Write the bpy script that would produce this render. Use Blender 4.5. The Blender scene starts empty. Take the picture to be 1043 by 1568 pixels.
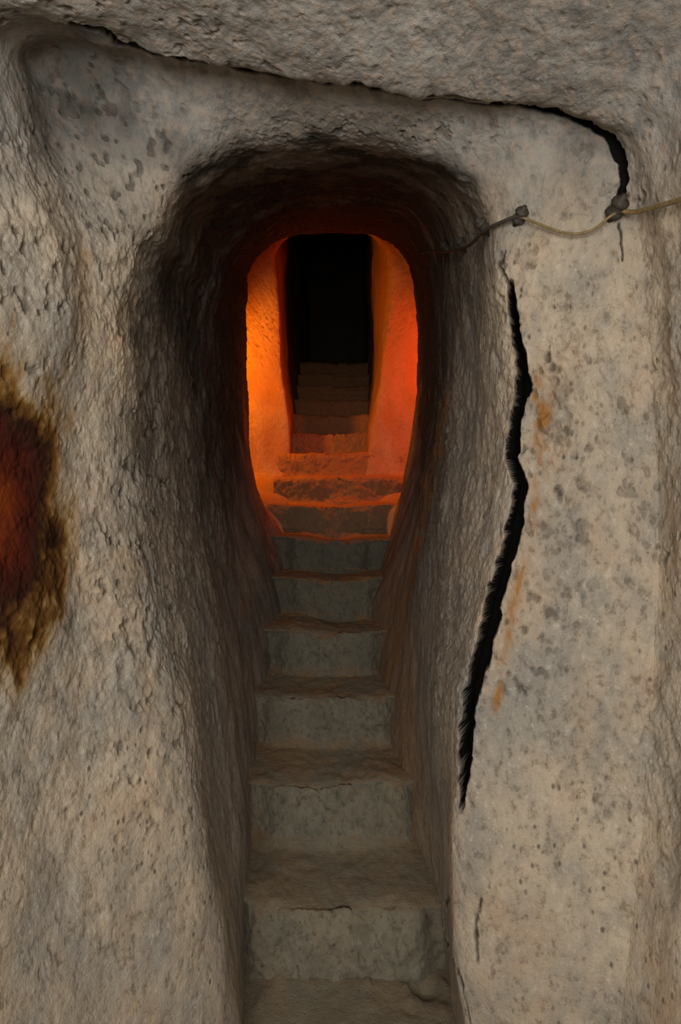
import bpy, bmesh, math
import numpy as np
from mathutils import Vector

scene = bpy.context.scene
try:
    scene.view_settings.view_transform = 'Standard'
    scene.view_settings.look = 'None'
except Exception as e:
    print(e)

F = 880.0; CU = 521.5; CV = 784.0; EYE = 1.22   # sight-line units used for survey points
def P3(u, v, d):
    return ((u-CU)/F*d, d, EYE+(CV-v)/F*d)

# ------------------------------------------------------------- noise
def _hash(ix, iy, iz, seed):
    h = (ix.astype(np.int64)*374761393 + iy.astype(np.int64)*668265263 + iz.astype(np.int64)*2147483647 + seed*1274126177) & 0xffffffff
    h = ((h ^ (h >> 13))*1274126177) & 0xffffffff
    h = (h ^ (h >> 16)) & 0xffffffff
    return h.astype(np.float64)/4294967295.0
def vnoise(p, sx, sy=None, sz=None, seed=0):
    if sy is None: sy = sx
    if sz is None: sz = sx
    c, s = 0.8, 0.6
    pr = np.stack([p[..., 0]*sx*c+p[..., 1]*sy*s, -p[..., 0]*sx*s+p[..., 1]*sy*c, p[..., 2]*sz+.23*p[..., 0]*sz], -1)
    q = pr + 37.3
    i = np.floor(q).astype(np.int64); f = q-i
    f = f*f*f*(f*(f*6-15)+10)
    out = 0
    for a in (0, 1):
        wa = f[..., 0] if a else 1-f[..., 0]
        for b in (0, 1):
            wb = f[..., 1] if b else 1-f[..., 1]
            for c in (0, 1):
                wc = f[..., 2] if c else 1-f[..., 2]
                out = out + wa*wb*wc*_hash(i[..., 0]+a, i[..., 1]+b, i[..., 2]+c, seed)
    return out*2-1
def sstep(a, b, x):
    t = np.clip((x-a)/(b-a), 0, 1)
    return t*t*(3-2*t)

# ------------------------------------------------------------- interpolation
def pchip(nodes, Y, xs):
    h = np.diff(nodes); sh = (-1,)+(1,)*(Y.ndim-1)
    d = np.diff(Y, axis=0)/h.reshape(sh)
    m = np.zeros_like(Y)
    d0, d1 = d[:-1], d[1:]
    same = (d0*d1) > 0
    w1 = (2*h[1:]+h[:-1]).reshape(sh); w2 = (h[1:]+2*h[:-1]).reshape(sh)
    with np.errstate(divide='ignore', invalid='ignore'):
        hm = (w1+w2)/(w1/d0+w2/d1)
    m[1:-1] = np.where(same, hm, 0)
    m[0] = d[0]; m[-1] = d[-1]
    k = np.clip(np.searchsorted(nodes, xs, side='right')-1, 0, len(nodes)-2)
    hh = h[k].reshape(sh); t = ((xs-nodes[k])/h[k]).reshape(sh)
    return ((2*t**3-3*t**2+1)*Y[k] + (t**3-2*t**2+t)*hh*m[k] + (-2*t**3+3*t**2)*Y[k+1] + (t**3-t**2)*hh*m[k+1])
def catmull(Y, xs):
    n = Y.shape[0]
    m = np.zeros_like(Y)
    m[1:-1] = (Y[2:]-Y[:-2])/2; m[0] = Y[1]-Y[0]; m[-1] = Y[-1]-Y[-2]
    k = np.clip(np.floor(xs).astype(int), 0, n-2)
    t = (xs-k).reshape((-1,)+(1,)*(Y.ndim-1))
    return ((2*t**3-3*t**2+1)*Y[k] + (t**3-2*t**2+t)*m[k] + (-2*t**3+3*t**2)*Y[k+1] + (t**3-t**2)*m[k+1])

def ring(pts, D, full=False):
    out = []
    for i, p in enumerate(pts):
        d = D if np.isscalar(D) else D[i]
        out.append(P3(p[0], p[1], d))
    if not full:
        a, b = out[5], out[6]
        out.insert(6, tuple((a[j]+b[j])/2 for j in range(3)))
    return out
def wring(xw, zs, y, zt):
    L = [(-xw, z) for z in np.linspace(zs, zt-0.35, 6)]
    pts = L + [(-xw*0.96, zt-0.12), (-xw*0.8, zt), (-xw*0.35, zt+0.03), (0.02, zt+0.05), (xw*0.35, zt+0.03), (xw*0.85, zt-0.05)]
    Rr = [(xw, z) for z in np.linspace(zt-0.35, zs, 6)]
    pts += Rr
    return [(x, y, z) for x, z in pts]

rings = []; counts = []
rings.append(wring(1.35, -0.1, -2.0, 2.3)); counts.append(14)
rings.append(wring(1.15, -0.1, 0.15, 2.05)); counts.append(36)
rings.append(ring([(-60,2330),(-90,1800),(-110,1350),(-110,950),(-110,650),(-110,330),(-90,-20),(200,-70),(540,-70),(850,-70),(1130,-10),(1150,300),(1160,600),(1160,950),(1160,1350),(1150,1800),(1120,2330)],
   [.75]*17)); counts.append(120)
rings.append(ring([(180,2000),(100,1500),(74,1150),(68,900),(68,680),(94,400),(28,165),(42,52),(300,80),(560,121),(745,143),(938,193),(975,330),(1000,600),(1010,880),(990,1180),(960,1500),(900,2000)],
   [.93,.93,.93,.92,.915,.915,.90,.90,.91,.92,.93,.95,.98,.99,.99,.99,.99,.99], True)); counts.append(30)
rings.append(ring([(232,2000),(158,1500),(122,1150),(106,900),(106,680),(128,400),(66,176),(58,78),(300,92),(560,131),(745,155),(924,205),(955,330),(975,600),(985,880),(965,1180),(930,1500),(870,2000)],
   [.985,.985,.985,.98,.98,.98,.98,.98,.98,.99,.99,.99,.99,1.0,1.0,1.0,1.0,1.0], True)); counts.append(130)
rings.append(ring([(374,1740),(346,1440),(298,1180),(242,930),(195,650),(214,420),(275,285),(380,222),(540,210),(660,238),(738,300),(766,420),(781,600),(752,850),(700,1100),(700,1450),(720,1780)],
   [1.22,1.21,1.19,1.16,1.12,1.10,1.10,1.10,1.10,1.10,1.10,1.10,1.10,1.10,1.10,1.10,1.10])); counts.append(110)
rings.append(ring([(378,1560),(370,1400),(350,1200),(310,960),(268,700),(264,450),(306,330),(400,277),(530,267),(640,287),(693,350),(705,450),(702,640),(682,850),(664,1080),(682,1350),(692,1560)],
   1.5)); counts.append(90)
rings.append(ring([(400,1240),(395,1130),(375,1000),(345,850),(325,690),(322,500),(350,385),(430,325),(530,315),(610,325),(652,375),(670,460),(670,600),(655,740),(628,920),(600,1120),(598,1240)],
   2.1)); counts.append(60)
rings.append(ring([(425,1020),(425,940),(400,850),(375,760),(358,640),(355,500),(368,410),(430,350),(520,340),(590,348),(628,385),(655,460),(655,570),(645,690),(615,810),(573,940),(570,1020)],
   2.7)); counts.append(50)
rings.append(ring([(440,900),(434,830),(408,785),(387,730),(379,620),(376,480),(383,400),(425,358),(510,347),(575,354),(620,382),(636,440),(640,540),(632,650),(612,760),(592,850),(570,900)],
   3.2)); counts.append(20)
def cross(y, zt, lo_l, lo_r, zside):
    r = wring(1.1, zside, y, zt)
    l = [P3(u, v, y) for u, v in lo_l]; q = [P3(u, v, y) for u, v in lo_r]
    r[0:3] = l
    r[15:18] = q
    r[3] = (-1.1, y, zside+.05); r[14] = (1.1, y, zside+.05)
    return r
rings.append(cross(3.34, 3.5, [(446,900),(438,830),(410,780)], [(610,770),(590,845),(572,900)], 1.42)); counts.append(24)
rings.append(cross(3.86, 3.5, [(450,850),(448,790),(441,735)], [(572,740),(562,790),(560,850)], 1.62)); counts.append(50)
rings.append(ring([(452,850),(450,785),(445,725),(442,650),(432,575),(427,470),(420,392),(450,360),(510,352),(565,358),(597,392),(598,460),(587,540),(577,620),(563,690),(560,780),(559,850)],
   3.95)); counts.append(40)
rings.append(ring([(465,760),(462,700),(458,650),(452,600),(444,520),(440,430),(444,350),(470,310),(510,300),(545,310),(566,350),(566,430),(570,500),(568,580),(562,640),(560,700),(556,760)],
   5.0)); counts.append(24)
rings.append(ring([(478,640),(477,610),(476,580),(475,550),(474,500),(474,440),(478,380),(490,340),(515,325),(540,335),(555,380),(557,440),(558,500),(557,550),(556,580),(554,610),(552,640)],
   7.2))
R = np.array(rings)
xs = [0.0]
for i, c in enumerate(counts):
    xs += list(i + np.arange(1, c+1)/c)
xs = np.array(xs)
NT = 1180
ts = np.linspace(0, 17, NT)
G = catmull(np.transpose(R, (1, 0, 2)), ts)
G = np.transpose(G, (1, 0, 2))
G = pchip(np.arange(R.shape[0], dtype=float), G, xs)

def gnormals(G):
    a = np.gradient(G, axis=0); b = np.gradient(G, axis=1)
    n = np.cross(a, b)
    n /= (np.linalg.norm(n, axis=2, keepdims=True)+1e-12)
    return n
N = gnormals(G)
mid = G.mean(axis=1, keepdims=True)
flip = np.sign(((mid-G)*N).sum(axis=2)[:, :].mean())
N *= flip
Y = G[..., 1]; Z = G[..., 2]
U = G[..., 0]/np.maximum(Y, 0.05)*F+CU
V = CV-(G[..., 2]-EYE)/np.maximum(Y, 0.05)*F
front = (Y > 0.4) & (Y < 1.6)

def seg_mask(poly, soft=1.6, wob=2.5, k=1.0):
    out = np.zeros(G.shape[:2])
    us = np.array([p[0] for p in poly]); vs = np.array([p[1] for p in poly])
    idx = np.where(front & (U > us.min()-40) & (U < us.max()+40) & (V > vs.min()-40) & (V < vs.max()+40))
    p = np.stack([U[idx], V[idx]], 1)
    q = G[idx]
    p = p + wob*np.stack([vnoise(q, 40, seed=5)+.5*vnoise(q, 110, seed=7), vnoise(q, 40, seed=6)], 1)
    best = np.zeros(len(p))
    for (a, b) in zip(poly[:-1], poly[1:]):
        A = np.array(a[:2], float); B = np.array(b[:2], float)
        t = np.clip(((p-A)@(B-A))/((B-A)@(B-A)), 0, 1)
        d = np.linalg.norm(p-(A+t[:, None]*(B-A)), axis=1)
        w = k*(a[2]+(b[2]-a[2])*t)*(1+.25*vnoise(q, 60, seed=9))
        best = np.maximum(best, 1-sstep(w-soft*.5, w+soft, d))
    out[idx] = best
    return out

big = seg_mask([(785,432,2.5),(790,480,4.5),(796,530,6),(803,588,9),(794,622,7.5),(787,655,7.5),(783,700,8),(796,738,8.5),(790,790,10),(776,850,12),(758,905,12),(750,950,12),(738,1005,12),(722,1055,10.5),(714,1110,9.5),(712,1170,7.5),(705,1238,3.5)], 2.0, 1.6)
lint = seg_mask([(88,38,2.5),(155,44,3),(185,62,2),(250,76,1.8),(330,95,2),(375,106,1.6),(430,116,1.6),(500,126,1.6),(555,128,2.2),(600,138,1.6),(700,146,1.8),(780,160,2),(850,176,2.2),(905,192,2.8),(935,216,3.2),(950,245,3.6),(955,272,3.6),(948,304,3)], 1.8, 3, 1.4)
hair = np.zeros_like(big)
for pl in ([(775,385,1),(768,410,1.5),(785,434,1.5)],
           [(736,1375,.8),(728,1430,1.2),(731,1470,.8)],
           [(950,340,1),(954,400,1)],
           [(380,1560,2.5),(392,1525,1.8),(440,1500,1.5)],
           [(690,1370,1),(684,1430,1.2),(712,1510,1.2),(714,1568,1.2)]):
    hair = np.maximum(hair, seg_mask(pl, 1.6, 4))

# ------------------------------------------------------------- relief
w = np.clip((Y-0.3)/0.5, 0.3, 1)
inner = sstep(1.08, 1.45, Y)*(1-sstep(3.1, 3.3, Y))
lowl = (1-sstep(.4, .9, Z-np.clip((Y-1.35)*.603, 0, 9)))     # the foot of the walls is rubbed smooth
disp = 0.010*vnoise(G, 5, 5, 3.5, 11) + 0.005*vnoise(G, 14, 14, 9, 12) + 0.0028*(1-.6*lowl)*vnoise(G, 38, 38, 22, 13)
rough = (0.65+0.7*sstep(-.3, .6, vnoise(G, 3, seed=20))+0.3*inner)*(1-.7*lowl)
leftin = inner*sstep(0, -.2, G[..., 0])*(1-.8*lowl)
disp += rough*(0.0018*vnoise(G, 60, 50, 28, 14) + 0.0017*vnoise(G, 110, 95, 60, 15) + 0.0011*vnoise(G, 200, 200, 130, 25))
disp += leftin*0.0045*vnoise(G, 64, 38, 26, 16)
pn = .7*vnoise(G, 70, 70, 45, 17)+.45*vnoise(G, 150, 150, 100, 27); pz = (.3+.7*sstep(-.1, .5, vnoise(G, 4.5, seed=18)+.5*leftin))*(1-.7*lowl)
pits = sstep(.34, .64, pn)*pz
disp -= 0.0060*pits
pn2 = sstep(.24, .52, .75*vnoise(G, 58, 58, 40, 19)+.4*vnoise(G, 150, 150, 110, 29))
jz = 1.2*np.exp(-(((U-195)/50)**2+((V-870)/120)**2)) + .8*np.exp(-(((U-870)/40)**2+((V-820)/180)**2)) + .9*np.exp(-(((U-140)/60)**2+((V-130)/60)**2))
jz = (jz+.9*np.exp(-(((U-215)/40)**2+((V-660)/140)**2))+.8*np.exp(-(((U-600)/220)**2+((V-200)/28)**2)))*front
pits2 = pn2*np.clip(jz, 0, 1)
disp -= 0.009*pits2
flk = np.exp(-(((U-850)/30)**2+((V-640)/105)**2))*front
disp += flk*(0.016*vnoise(G, 45, 45, 25, 22)+.008*vnoise(G, 120, 120, 80, 26)-.006)
rw = sstep(.36, .5, G[..., 0])*front
disp += rw*0.007*vnoise(G, 26, 26, 2.2, 23)
wob = .13*vnoise(G, 13, 13, 9, seed=31)+.15*vnoise(G, 34, 34, 14, seed=32)+.10*vnoise(G, 80, 80, 40, seed=33)+.06*vnoise(G, 200, 200, 120, seed=34)
nb = np.sqrt(((U+2)/112)**2+((V-780)/262)**2) + wob
nb = np.where((Y > .4) & (Y < 1.0) & (G[..., 0] < 0), nb, 9)
hol = 1-sstep(.2, 1.05, nb)
disp -= 0.015*hol
disp -= 0.012*lint+0.006*hair
G2 = G + N*(disp*w)[..., None]
dirv = -N*0.35 + np.array([.28, 1.0, 0])*0.65
G2 = G2 + dirv*(0.09*np.clip(big, 0, 1))[..., None]
N2 = gnormals(G2)*flip

crack = np.clip(np.maximum(sstep(0, .10, big), np.maximum(sstep(.08, .5, lint), hair*.8)), 0, 1)
pit_dark = np.clip(.65*pits+.8*pits2+.35*flk*sstep(.0, .5, vnoise(G, 60, 60, 40, 50)), 0, 1)  # darker colour in the pits and parts of the flaked rock
floorz = np.clip((Y-1.35)*.603, 0, 9)
hgt = Z-floorz
ochre_glow = np.clip(np.exp(-(((U-828)/18)**2+((V-655)/75)**2))*.9*front
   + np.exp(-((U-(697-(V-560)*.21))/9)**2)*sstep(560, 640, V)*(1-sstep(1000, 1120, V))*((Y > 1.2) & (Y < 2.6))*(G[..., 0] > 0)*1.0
   + .7*np.exp(-((U-(824-np.maximum(V-740,0)*.19))/7)**2)*sstep(540, 600, V)*(1-sstep(1080, 1160, V))*front
   + .5*np.exp(-(((U-135)/12)**2+((V-385)/24)**2))*front
   + .6*(1-sstep(0, 9, np.abs(U-375)))*(1-sstep(8, 20, np.abs(V-930)))*(Y < 2.5), 0, 1)
ochre_glow = np.clip(ochre_glow*(.6+1.1*vnoise(G, 40, 40, 22, 41)+.6*vnoise(G, 110, 110, 70, 42)), 0, 1)
ochre_glow = np.maximum(ochre_glow, .42*(G[..., 0] > .05)*sstep(1.45, 1.9, Y)*(1-sstep(2.6, 3.0, Y))*(1-sstep(.25, .55, hgt)))
ochre_glow = np.maximum(ochre_glow, .8*sstep(3.2, 3.36, Y)*(1-sstep(4.2, 5, Y))*(.8+.3*vnoise(G, 9, 9, 5, 43)))  # passage walls coloured orange to deepen the lamp glow on them
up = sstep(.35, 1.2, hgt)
soot_shade = sstep(1.12, 2.3, Y)*(1-sstep(3.22, 3.3, Y))*(.15+.85*up) + .4*sstep(1.7, 2.8, Y)*(Y < 3.25)  # soot, plus the tunnel's fading light painted in as darker rock with depth
soot_shade = soot_shade + .50*sstep(1.06, 1.25, Y)*(Y < 1.9)*sstep(1.55, 1.8, Z)
soot_shade = soot_shade + .55*np.exp(-(((U-130)/75)**2+((V-130)/75)**2))*front + .3*np.exp(-(((U-240)/35)**2+((V-560)/180)**2))*front*(Y>1.05)
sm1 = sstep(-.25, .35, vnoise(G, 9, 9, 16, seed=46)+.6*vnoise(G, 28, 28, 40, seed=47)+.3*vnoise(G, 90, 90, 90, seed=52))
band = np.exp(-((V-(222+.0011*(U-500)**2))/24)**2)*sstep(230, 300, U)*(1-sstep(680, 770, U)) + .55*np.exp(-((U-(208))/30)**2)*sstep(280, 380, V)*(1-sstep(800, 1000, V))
soot_shade = soot_shade + .8*band*sm1*front
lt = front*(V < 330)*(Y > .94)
soot_shade = soot_shade + .34*lt*sstep(0, .6, vnoise(G, 7, 7, 12, seed=48)+.4*vnoise(G, 25, seed=49))
soot_shade = np.clip(soot_shade*(1+.3*vnoise(G, 9, seed=44)+.25*vnoise(G, 30, 30, 14, seed=45)), 0, 1)
soot_shade = np.where(Y > 3.25, sstep(3.98, 4.06, Y)*np.where(G[..., 0] > .1, .5, .93), soot_shade)  # shade painted into the rock beyond the far doorway, lighter on the right
cool = np.clip(sstep(360, 180, V)*(Y > .3)*.85 + .3*sstep(1.08, 1.3, Y), 0, 1)*(Y < 3)
stain = np.clip(1.25-nb, 0, 1.25)/1.25

def make_mesh(name, Pn, Nn, attrs, mat, flipf=False):
    ns, nt = Pn.shape[:2]
    me = bpy.data.meshes.new(name)
    nv = ns*nt
    me.vertices.add(nv)
    me.vertices.foreach_set('co', Pn.reshape(-1).astype(np.float32))
    idx = np.arange(nv).reshape(ns, nt)
    a = idx[:-1, :-1]; b = idx[1:, :-1]; c = idx[1:, 1:]; d = idx[:-1, 1:]
    quads = np.stack([a, b, c, d], -1).reshape(-1, 4)
    if flipf: quads = quads[:, ::-1]
    nf = len(quads)
    me.loops.add(nf*4); me.polygons.add(nf)
    me.loops.foreach_set('vertex_index', quads.reshape(-1).astype(np.int32))
    me.polygons.foreach_set('loop_start', (np.arange(nf)*4).astype(np.int32))
    me.polygons.foreach_set('loop_total', np.full(nf, 4, np.int32))
    me.polygons.foreach_set('use_smooth', np.ones(nf, bool))
    me.update(calc_edges=True); me.validate()
    for k, arr in attrs.items():
        at = me.attributes.new(k, 'FLOAT', 'POINT')
        at.data.foreach_set('value', np.ascontiguousarray(arr, dtype=np.float32).reshape(-1))
    if Nn is not None:
        try:
            me.normals_split_custom_set_from_vertices([tuple(v) for v in Nn.reshape(-1, 3).tolist()])
        except Exception as e:
            print('normals', e)
    ob = bpy.data.objects.new(name, me)
    scene.collection.objects.link(ob)
    me.materials.append(mat)
    return ob

# ------------------------------------------------------------- materials
def mixc(nt, fac, a, b, blend='MIX'):
    m = nt.nodes.new('ShaderNodeMix'); m.data_type = 'RGBA'; m.blend_type = blend
    if isinstance(fac, (int, float)): m.inputs[0].default_value = fac
    else: nt.links.new(fac, m.inputs[0])
    for i, s in ((6, a), (7, b)):
        if isinstance(s, tuple): m.inputs[i].default_value = s
        else: nt.links.new(s, m.inputs[i])
    return m.outputs[2]
def mathn(nt, op, a, b):
    m = nt.nodes.new('ShaderNodeMath'); m.operation = op
    for i, s in ((0, a), (1, b)):
        if isinstance(s, (int, float)): m.inputs[i].default_value = s
        else: nt.links.new(s, m.inputs[i])
    return m.outputs[0]
def ramp(nt, src, pts):
    r = nt.nodes.new('ShaderNodeValToRGB')
    nt.links.new(src, r.inputs[0])
    el = r.color_ramp.elements
    while len(el) < len(pts): el.new(.5)
    for e, (p, c) in zip(el, pts):
        e.position = p; e.color = c if isinstance(c, tuple) else (c, c, c, 1)
    return r.outputs[0]
def noise(nt, co, scale, detail=4, rough=.6, vec=None):
    n = nt.nodes.new('ShaderNodeTexNoise')
    n.inputs['Scale'].default_value = scale; n.inputs['Detail'].default_value = detail; n.inputs['Roughness'].default_value = rough
    if vec:
        mp = nt.nodes.new('ShaderNodeMapping'); mp.inputs['Scale'].default_value = vec
        nt.links.new(co, mp.inputs[0]); nt.links.new(mp.outputs[0], n.inputs['Vector'])
    else:
        nt.links.new(co, n.inputs['Vector'])
    return n.outputs['Fac']
def attr(nt, name):
    a = nt.nodes.new('ShaderNodeAttribute'); a.attribute_name = name
    return a.outputs['Fac']

def rock_material(name, stairs=False):
    m = bpy.data.materials.new(name); m.use_nodes = True
    nt = m.node_tree; bs = nt.nodes['Principled BSDF']
    geo = nt.nodes.new('ShaderNodeNewGeometry'); co = geo.outputs['Position']
    n1 = noise(nt, co, 3.2, 4, .6)
    n2 = noise(nt, co, 15, 6, .7, (1, 1, .5))
    n3 = noise(nt, co, 8, 4, .65, (1, 1, .6))
    b1 = noise(nt, co, 60, 6, .75, (1, 1, .7))
    if stairs:
        base = ramp(nt, n1, [(.35, (.28, .262, .195, 1)), (.65, (.36, .32, .235, 1))])
        base = mixc(nt, ramp(nt, n2, [(.42, 0.), (.62, .6)]), base, (.19, .178, .135, 1))
        base = mixc(nt, ramp(nt, n3, [(.5, 0.), (.7, .4)]), base, (.38, .27, .165, 1))
    else:
        base = ramp(nt, n1, [(.36, (.43, .395, .335, 1)), (.5, (.58, .485, .375, 1)), (.66, (.70, .58, .435, 1))])
        base = mixc(nt, ramp(nt, n2, [(.44, 0.), (.62, .65)]), base, (.34, .32, .285, 1))
        base = mixc(nt, ramp(nt, n3, [(.5, 0.), (.68, .5)]), base, (.64, .44, .28, 1))
    base = mixc(nt, ramp(nt, b1, [(.36, .7), (.47, 0.)]), base, mixc(nt, 1.0, base, (.42, .39, .35, 1), 'MULTIPLY'))
    base = mixc(nt, ramp(nt, b1, [(.55, 0.), (.68, .5)]), base, (.80, .73, .62, 1) if not stairs else (.46, .42, .34, 1))
    v = nt.nodes.new('ShaderNodeTexVoronoi'); v.inputs['Scale'].default_value = 75; nt.links.new(co, v.inputs['Vector'])
    grains = ramp(nt, v.outputs['Distance'], [(.10, 1.), (.24, 0.)])
    gsel = ramp(nt, n3, [(.42, 1.), (.48, 0.)])
    base = mixc(nt, mathn(nt, 'MULTIPLY', mathn(nt, 'MULTIPLY', grains, gsel), .4), base, (.80, .77, .70, 1) if not stairs else (.5, .48, .42, 1))
    v2 = nt.nodes.new('ShaderNodeTexVoronoi'); v2.inputs['Scale'].default_value = 48
    mp = nt.nodes.new('ShaderNodeMapping'); mp.inputs['Location'].default_value = (3.3, 1.7, .4); mp.inputs['Scale'].default_value = (1, 1, .6)
    nt.links.new(co, mp.inputs[0]); nt.links.new(mp.outputs[0], v2.inputs['Vector'])
    holes = ramp(nt, v2.outputs['Distance'], [(.06, 1.), (.20, 0.)])
    holes = mathn(nt, 'MULTIPLY', holes, ramp(nt, n1, [(.46, 0.), (.56, .85)]))
    base = mixc(nt, holes, base, (.13, .11, .09, 1))
    if not stairs:
        base = mixc(nt, attr(nt, 'cool'), base, mixc(nt, ramp(nt, n2, [(.40, 0.), (.60, 1.)]), (.42, .42, .40, 1), (.24, .243, .235, 1)))
        c2 = mathn(nt, 'MULTIPLY', attr(nt, 'cool'), ramp(nt, b1, [(.46, 0.), (.60, .7)]))
        base = mixc(nt, c2, base, (.54, .42, .33, 1))
        base = mixc(nt, attr(nt, 'pit_dark'), base, (.10, .085, .068, 1))
        base = mixc(nt, attr(nt, 'soot_shade'), base, mixc(nt, 1.0, base, (.20, .20, .19, 1), 'MULTIPLY'))
        base = mixc(nt, attr(nt, 'ochre_glow'), base, (.44, .21, .06, 1))
        st = attr(nt, 'stain')
        stc = ramp(nt, st, [(0., (.50, .40, .28, 1)), (.18, (.42, .29, .16, 1)), (.28, (.30, .17, .05, 1)), (.37, (.14, .06, .012, 1)), (.48, (.035, .012, .004, 1)), (.64, (.050, .008, .003, 1)), (.80, (.11, .015, .003, 1)), (.97, (.20, .035, .003, 1))])
        base = mixc(nt, ramp(nt, st, [(.06, 0.), (.32, 1.)]), base, stc)
        base = mixc(nt, attr(nt, 'crack'), base, (.006, .005, .004, 1))
    else:
        sx = nt.nodes.new('ShaderNodeSeparateXYZ'); nt.links.new(geo.outputs['Normal'], sx.inputs[0])
        sp = nt.nodes.new('ShaderNodeSeparateXYZ'); nt.links.new(co, sp.inputs[0])
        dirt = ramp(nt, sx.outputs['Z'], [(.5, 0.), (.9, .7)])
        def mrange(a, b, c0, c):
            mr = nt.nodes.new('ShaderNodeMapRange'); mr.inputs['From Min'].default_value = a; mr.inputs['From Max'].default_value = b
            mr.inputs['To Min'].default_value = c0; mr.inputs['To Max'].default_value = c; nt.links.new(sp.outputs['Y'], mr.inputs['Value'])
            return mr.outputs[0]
        base = mixc(nt, mrange(1.75, 2.9, 0, .62), base, (.085, .080, .062, 1))  # failing light painted in: steps get darker with depth
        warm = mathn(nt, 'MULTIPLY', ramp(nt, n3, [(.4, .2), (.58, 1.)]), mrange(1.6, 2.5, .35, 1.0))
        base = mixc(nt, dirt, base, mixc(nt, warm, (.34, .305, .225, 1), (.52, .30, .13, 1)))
        base = mixc(nt, mrange(3.1, 3.5, 0, .6), base, (.42, .21, .07, 1))  # lamp orange painted into the steps from the passage onward
    nt.links.new(base, bs.inputs['Base Color'])
    bs.inputs['Roughness'].default_value = .9
    bs.inputs['Specular IOR Level'].default_value = .2
    hg = mathn(nt, 'SUBTRACT', b1, mathn(nt, 'MULTIPLY', holes, .35))
    bp = nt.nodes.new('ShaderNodeBump'); bp.inputs['Strength'].default_value = .85; bp.inputs['Distance'].default_value = .010
    nt.links.new(hg, bp.inputs['Height'])
    nt.links.new(bp.outputs[0], bs.inputs['Normal'])
    return m

rock = rock_material('tuff_rock')
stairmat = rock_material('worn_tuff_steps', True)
def simple(name, col, rough=.5, metal=0., bumpscale=200):
    m = bpy.data.materials.new(name); m.use_nodes = True
    nt = m.node_tree; bs = nt.nodes['Principled BSDF']
    tc = nt.nodes.new('ShaderNodeTexCoord')
    n = noise(nt, tc.outputs['Object'], bumpscale, 3, .6)
    c = mixc(nt, ramp(nt, n, [(.35, 0.), (.7, 1.)]), tuple(x*.55 for x in col)+(1,), tuple(col)+(1,))
    nt.links.new(c, bs.inputs['Base Color'])
    bs.inputs['Roughness'].default_value = rough; bs.inputs['Metallic'].default_value = metal
    return m

AT = dict(crack=crack, ochre_glow=ochre_glow, soot_shade=soot_shade, cool=cool, stain=stain, pit_dark=pit_dark)
j1 = int(np.searchsorted(ts, 6.6)); j2 = int(np.searchsorted(ts, 11.3))
def part(name, a, b):
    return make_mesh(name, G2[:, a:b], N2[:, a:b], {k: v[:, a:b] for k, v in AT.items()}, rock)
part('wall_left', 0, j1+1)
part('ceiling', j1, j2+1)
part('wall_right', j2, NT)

# ------------------------------------------------------------- staircase
H = 0.181; DP = 0.30; Y0 = 1.5; NSTEP = 15
prof = []
def hstep(k): return H*k
for k in range(NSTEP):
    y = Y0+k*DP; z0 = hstep(k); z1 = hstep(k+1)
    for s in np.linspace(0, 1, 26)[:-1]:
        prof.append((y+0.014*s, z0+(z1-z0)*s, 1.0, k))
    for s in np.linspace(0, 1, 26)[:-1]:
        prof.append((y+0.014+(DP-0.014)*s, z1+0.006*s, 0.0, k))
for s in np.linspace(0, 1, 20):
    prof.append((Y0+NSTEP*DP+s*1.1, hstep(NSTEP), 0.0, NSTEP))
prof = np.array(prof)
sm = prof.copy()
for _ in range(26):
    sm[1:-1, :2] = sm[:-2, :2]*.25+sm[1:-1, :2]*.5+sm[2:, :2]*.25
NX = 240
Gs = G[::2, ::3].reshape(-1, 3)
hl = np.full(len(sm), -.42); hr = np.full(len(sm), .42)
for i, (yy, zz) in enumerate(sm[:, :2]):
    q = Gs[(np.abs(Gs[:, 1]-yy) < .05) & (np.abs(Gs[:, 2]-zz) < .05)]
    a = q[(q[:, 0] < 0) & (q[:, 0] > -.5)]; b = q[(q[:, 0] > 0) & (q[:, 0] < .5)]
    if len(a): hl[i] = max(-.42, a[:, 0].min()-.035)
    if len(b): hr[i] = min(.42, b[:, 0].max()+.035)
for arr, fn in ((hl, np.min), (hr, np.max)):
    c = arr.copy()
    for i in range(len(arr)):
        arr[i] = fn(c[max(0, i-12):i+13])
t01 = np.linspace(0, 1, NX)
S = np.zeros((len(sm), NX, 3))
S[..., 0] = hl[:, None]+(hr-hl)[:, None]*t01[None, :]
S[..., 1] = sm[:, 0:1]; S[..., 2] = sm[:, 1:2]
X = S[..., 0]
ks = prof[:, 3:4]
xl = -0.262+0.02*np.sin(ks*2.1); xr = 0.24-0.022*np.minimum(ks, 4.5)+0.012*np.sin(ks*1.7)
Xw = X+.012*vnoise(S, 12, 12, 12, 57)
edge = 1-sstep(-.02, .045, Xw-xl)*sstep(-.02, .045, xr-Xw)
ris = prof[:, 2:3]
S[..., 1] += edge*0.040*ris*np.clip((sm[:, 0:1] < 3.3), 0, 1)
S[..., 2] += 0.014*vnoise(S, 4, 4, 4, 51)*(1-ris*.5)-0.018*np.exp(-((X+.03)/.14)**2)*(1-ris)
S[..., 1] += (0.020*vnoise(S, 7, 3, 7, 52)+.007*vnoise(S, 30, 30, 30, 53)+.004*vnoise(S, 80, 80, 80, 59))*ris
S[..., 2] += (.004*vnoise(S, 26, 26, 26, 54)+.0025*vnoise(S, 70, 70, 70, 55))
nose = np.exp(-((prof[:, 1:2]-hstep(1)*(ks+1))/.035)**2)*ris
S[..., 2] -= nose*.020*sstep(-.2, .7, vnoise(S, 15, 1, 1, 56)+.5*vnoise(S, 50, 1, 1, 58))
make_mesh('stone_staircase', S, None, {}, stairmat, True)

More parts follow.
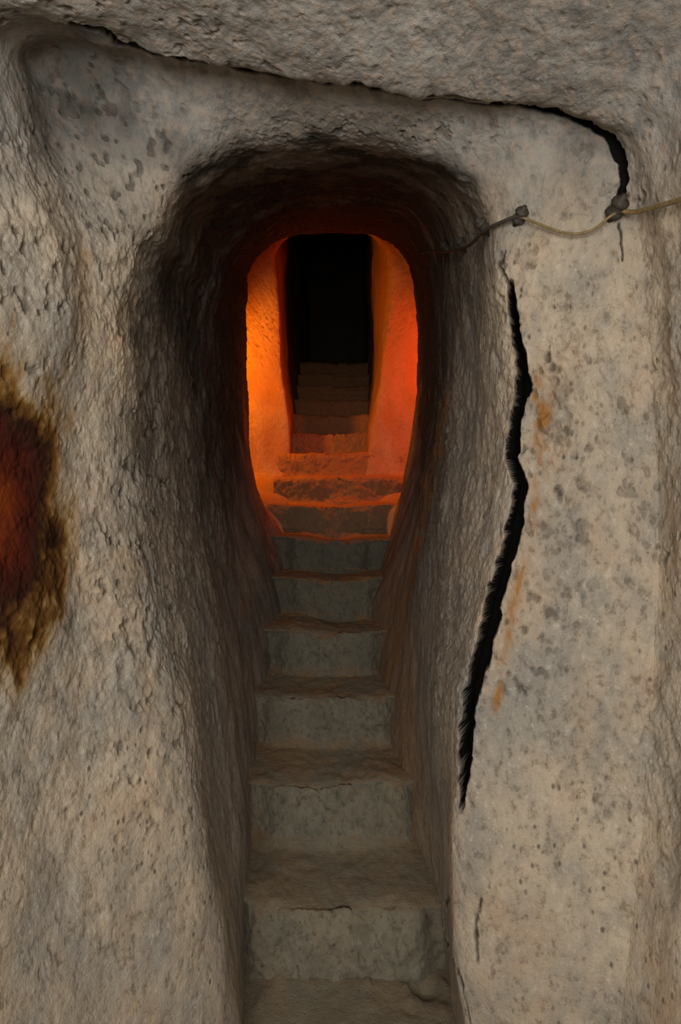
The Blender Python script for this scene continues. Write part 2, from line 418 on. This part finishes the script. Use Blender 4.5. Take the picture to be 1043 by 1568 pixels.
fy = np.linspace(-2.0, Y0+.14, 220); fx = np.linspace(-1.3, 1.3, 300)
Fg = np.zeros((len(fy), len(fx), 3)); Fg[..., 0] = fx[None, :]; Fg[..., 1] = fy[:, None]
Fg[..., 2] = .010*vnoise(Fg, 5, seed=61)+.004*vnoise(Fg, 24, seed=62)
Fg[..., 2] -= .03*np.exp(-(((Fg[..., 0]-.22)/.03)**2+((Fg[..., 1]-1.47)/.025)**2))
Fg[..., 2] += .010*sstep(.35, .8, vnoise(Fg, 45, seed=63))*sstep(1.3, 1.42, Fg[..., 1])
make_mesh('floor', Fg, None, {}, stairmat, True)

bx = np.linspace(-1.0, 1.0, 60); bz = np.linspace(2.2, 5.4, 80)
Bg = np.zeros((len(bz), len(bx), 3)); Bg[..., 0] = bx[None, :]; Bg[..., 2] = bz[:, None]
Bg[..., 1] = 7.15+.05*vnoise(Bg, 3, seed=71)
make_mesh('wall_back', Bg, None, {'soot_shade': np.ones(Bg.shape[:2])}, rock)  # end wall coloured dark all over for the unlit end of the tunnel

# ------------------------------------------------------------- cable
sel = (Y > .5) & (Y < 3.21)
Gf = G2[sel]; Nf = N2[sel]
Uf = Gf[:, 0]/Gf[:, 1]*F+CU; Vf = CV-(Gf[:, 2]-EYE)/Gf[:, 1]*F
def on_wall(u, v, off=.012):
    d = (Uf-u)**2+(Vf-v)**2
    c = np.argsort(d)[:12]
    i = c[np.argmin(Gf[c, 1])]
    return Vector(Gf[i])+Vector(Nf[i])*off, Vector(Nf[i])
copper = simple('aged_cable_sheath', (.34, .24, .10), .6)
iron = simple('rusty_iron', (.09, .075, .06), .7, .3)
root = bpy.data.objects.new('electric_cable', None); scene.collection.objects.link(root)
def wire(name, pts, r, mat):
    cu = bpy.data.curves.new(name, 'CURVE'); cu.dimensions = '3D'
    cu.bevel_depth = r; cu.bevel_resolution = 4; cu.resolution_u = 8
    sp = cu.splines.new('NURBS'); sp.points.add(len(pts)-1)
    for i, p in enumerate(pts): sp.points[i].co = (*p, 1)
    sp.use_endpoint_u = True; sp.order_u = 3
    ob = bpy.data.objects.new(name, cu); scene.collection.objects.link(ob)
    cu.materials.append(mat); ob.parent = root
    return ob
wire('sheathed_run', [on_wall(u, v, o)[0] for u, v, o in [(1140,285,.02),(1090,296,.018),(1043,309,.016),(1010,322,.015),(975,326,.016),(945,329,.02)]], .0042, copper)
wire('slack_wire', [on_wall(u, v, o)[0] for u, v, o in [(945,329,.02),(925,338,.02),(908,358,.02),(885,368,.018),(855,362,.018),(822,347,.018),(795,336,.02)]], .0024, copper)
wire('tunnel_wire', [on_wall(u, v, o)[0] for u, v, o in [(795,336,.02),(772,345,.018),(752,352,.02),(742,368,.02),(722,377,.02),(704,380,.02),(690,383,.02),(672,378,.02),(650,384,.02)]], .0035, iron)
def insulator(name, u, v, s):
    p, n = on_wall(u, v, 0)
    bm = bmesh.new()
    prof_i = [(0, -.02), (.006, -.02), (.006, .004), (.012, .006), (.014, .010), (.012, .014), (.008, .017), (.008, .021), (.012, .024), (.014, .028), (.011, .032), (.005, .034), (.005, .040), (0, .041)]
    seg = 20; rows = []
    for (r, h) in prof_i:
        rows.append([bm.verts.new((r*s*math.cos(2*math.pi*a/seg)*(1+.08*math.sin(3*a)), r*s*math.sin(2*math.pi*a/seg), h*s)) for a in range(seg)])
    for r0, r1 in zip(rows[:-1], rows[1:]):
        for a in range(seg):
            bm.faces.new((r0[a], r0[(a+1) % seg], r1[(a+1) % seg], r1[a]))
    for t in range(3):
        ringv = []
        for a in range(24):
            th = 2*math.pi*a/24
            cx, cy, cz = .0095*s*math.cos(th), .0095*s*math.sin(th), (.0165+.0025*t)*s
            ringv.append([bm.verts.new((cx+.0018*s*math.cos(b*math.pi/3)*math.cos(th), cy+.0018*s*math.cos(b*math.pi/3)*math.sin(th), cz+.0018*s*math.sin(b*math.pi/3))) for b in range(6)])
        for a in range(24):
            for b in range(6):
                bm.faces.new((ringv[a][b], ringv[(a+1) % 24][b], ringv[(a+1) % 24][(b+1) % 6], ringv[a][(b+1) % 6]))
    bmesh.ops.remove_doubles(bm, verts=bm.verts, dist=1e-6)
    bmesh.ops.recalc_face_normals(bm, faces=bm.faces)
    me = bpy.data.meshes.new(name); bm.to_mesh(me); bm.free()
    for f in me.polygons: f.use_smooth = True
    me.materials.append(iron)
    ob = bpy.data.objects.new(name, me); scene.collection.objects.link(ob)
    n2 = (n+Vector((.6, -.2, .5))).normalized()
    ob.location = p; ob.rotation_euler = n2.to_track_quat('Z', 'Y').to_euler(); ob.parent = root
insulator('insulator_1', 932, 334, 1.1)
insulator('insulator_2', 788, 342, .9)
insulator('insulator_3', 746, 356, .9)
insulator('insulator_4', 713, 382, .9)
insulator('insulator_5', 687, 386, .9)

# ------------------------------------------------------------- lights
def area(name, loc, rot, size, power, col):
    l = bpy.data.lights.new(name, 'AREA'); l.shape = 'RECTANGLE'; l.size, l.size_y = size; l.energy = power; l.color = col
    o = bpy.data.objects.new(name, l); o.location = loc; o.rotation_euler = rot; scene.collection.objects.link(o)
area('room_light', (-0.15, -0.9, 1.4), (math.radians(86), 0, 0), (1.1, 0.9), 25.5, (1, .96, .89))
def spot(name, loc, target, power, col, ang=125):
    l = bpy.data.lights.new(name, 'SPOT'); l.energy = power; l.color = col; l.shadow_soft_size = .05
    l.spot_size = math.radians(ang); l.spot_blend = .6
    o = bpy.data.objects.new(name, l); o.location = loc; scene.collection.objects.link(o)
    o.rotation_euler = (Vector(target)-Vector(loc)).to_track_quat('-Z', 'Y').to_euler()
spot('passage_lamp', (-.85, 3.44, 2.25), (-.30, 3.98, 2.0), 40, (1, .24, .002), 140)
spot('passage_lamp.001', (.82, 3.44, 2.25), (.25, 3.98, 2.0), 25, (1, .085, .002), 140)
wd = bpy.data.worlds.new('World'); scene.world = wd; wd.use_nodes = True
wd.node_tree.nodes['Background'].inputs[0].default_value = (.92, .95, 1, 1)
wd.node_tree.nodes['Background'].inputs[1].default_value = .38

cam = bpy.data.cameras.new('camera'); co = bpy.data.objects.new('camera', cam); scene.collection.objects.link(co)
co.location = (0, 0, EYE); co.rotation_euler = (math.radians(90), 0, 0)
cam.sensor_fit = 'VERTICAL'; cam.sensor_height = 36; cam.lens = 36*F/1568; cam.clip_start = .01
scene.camera = co
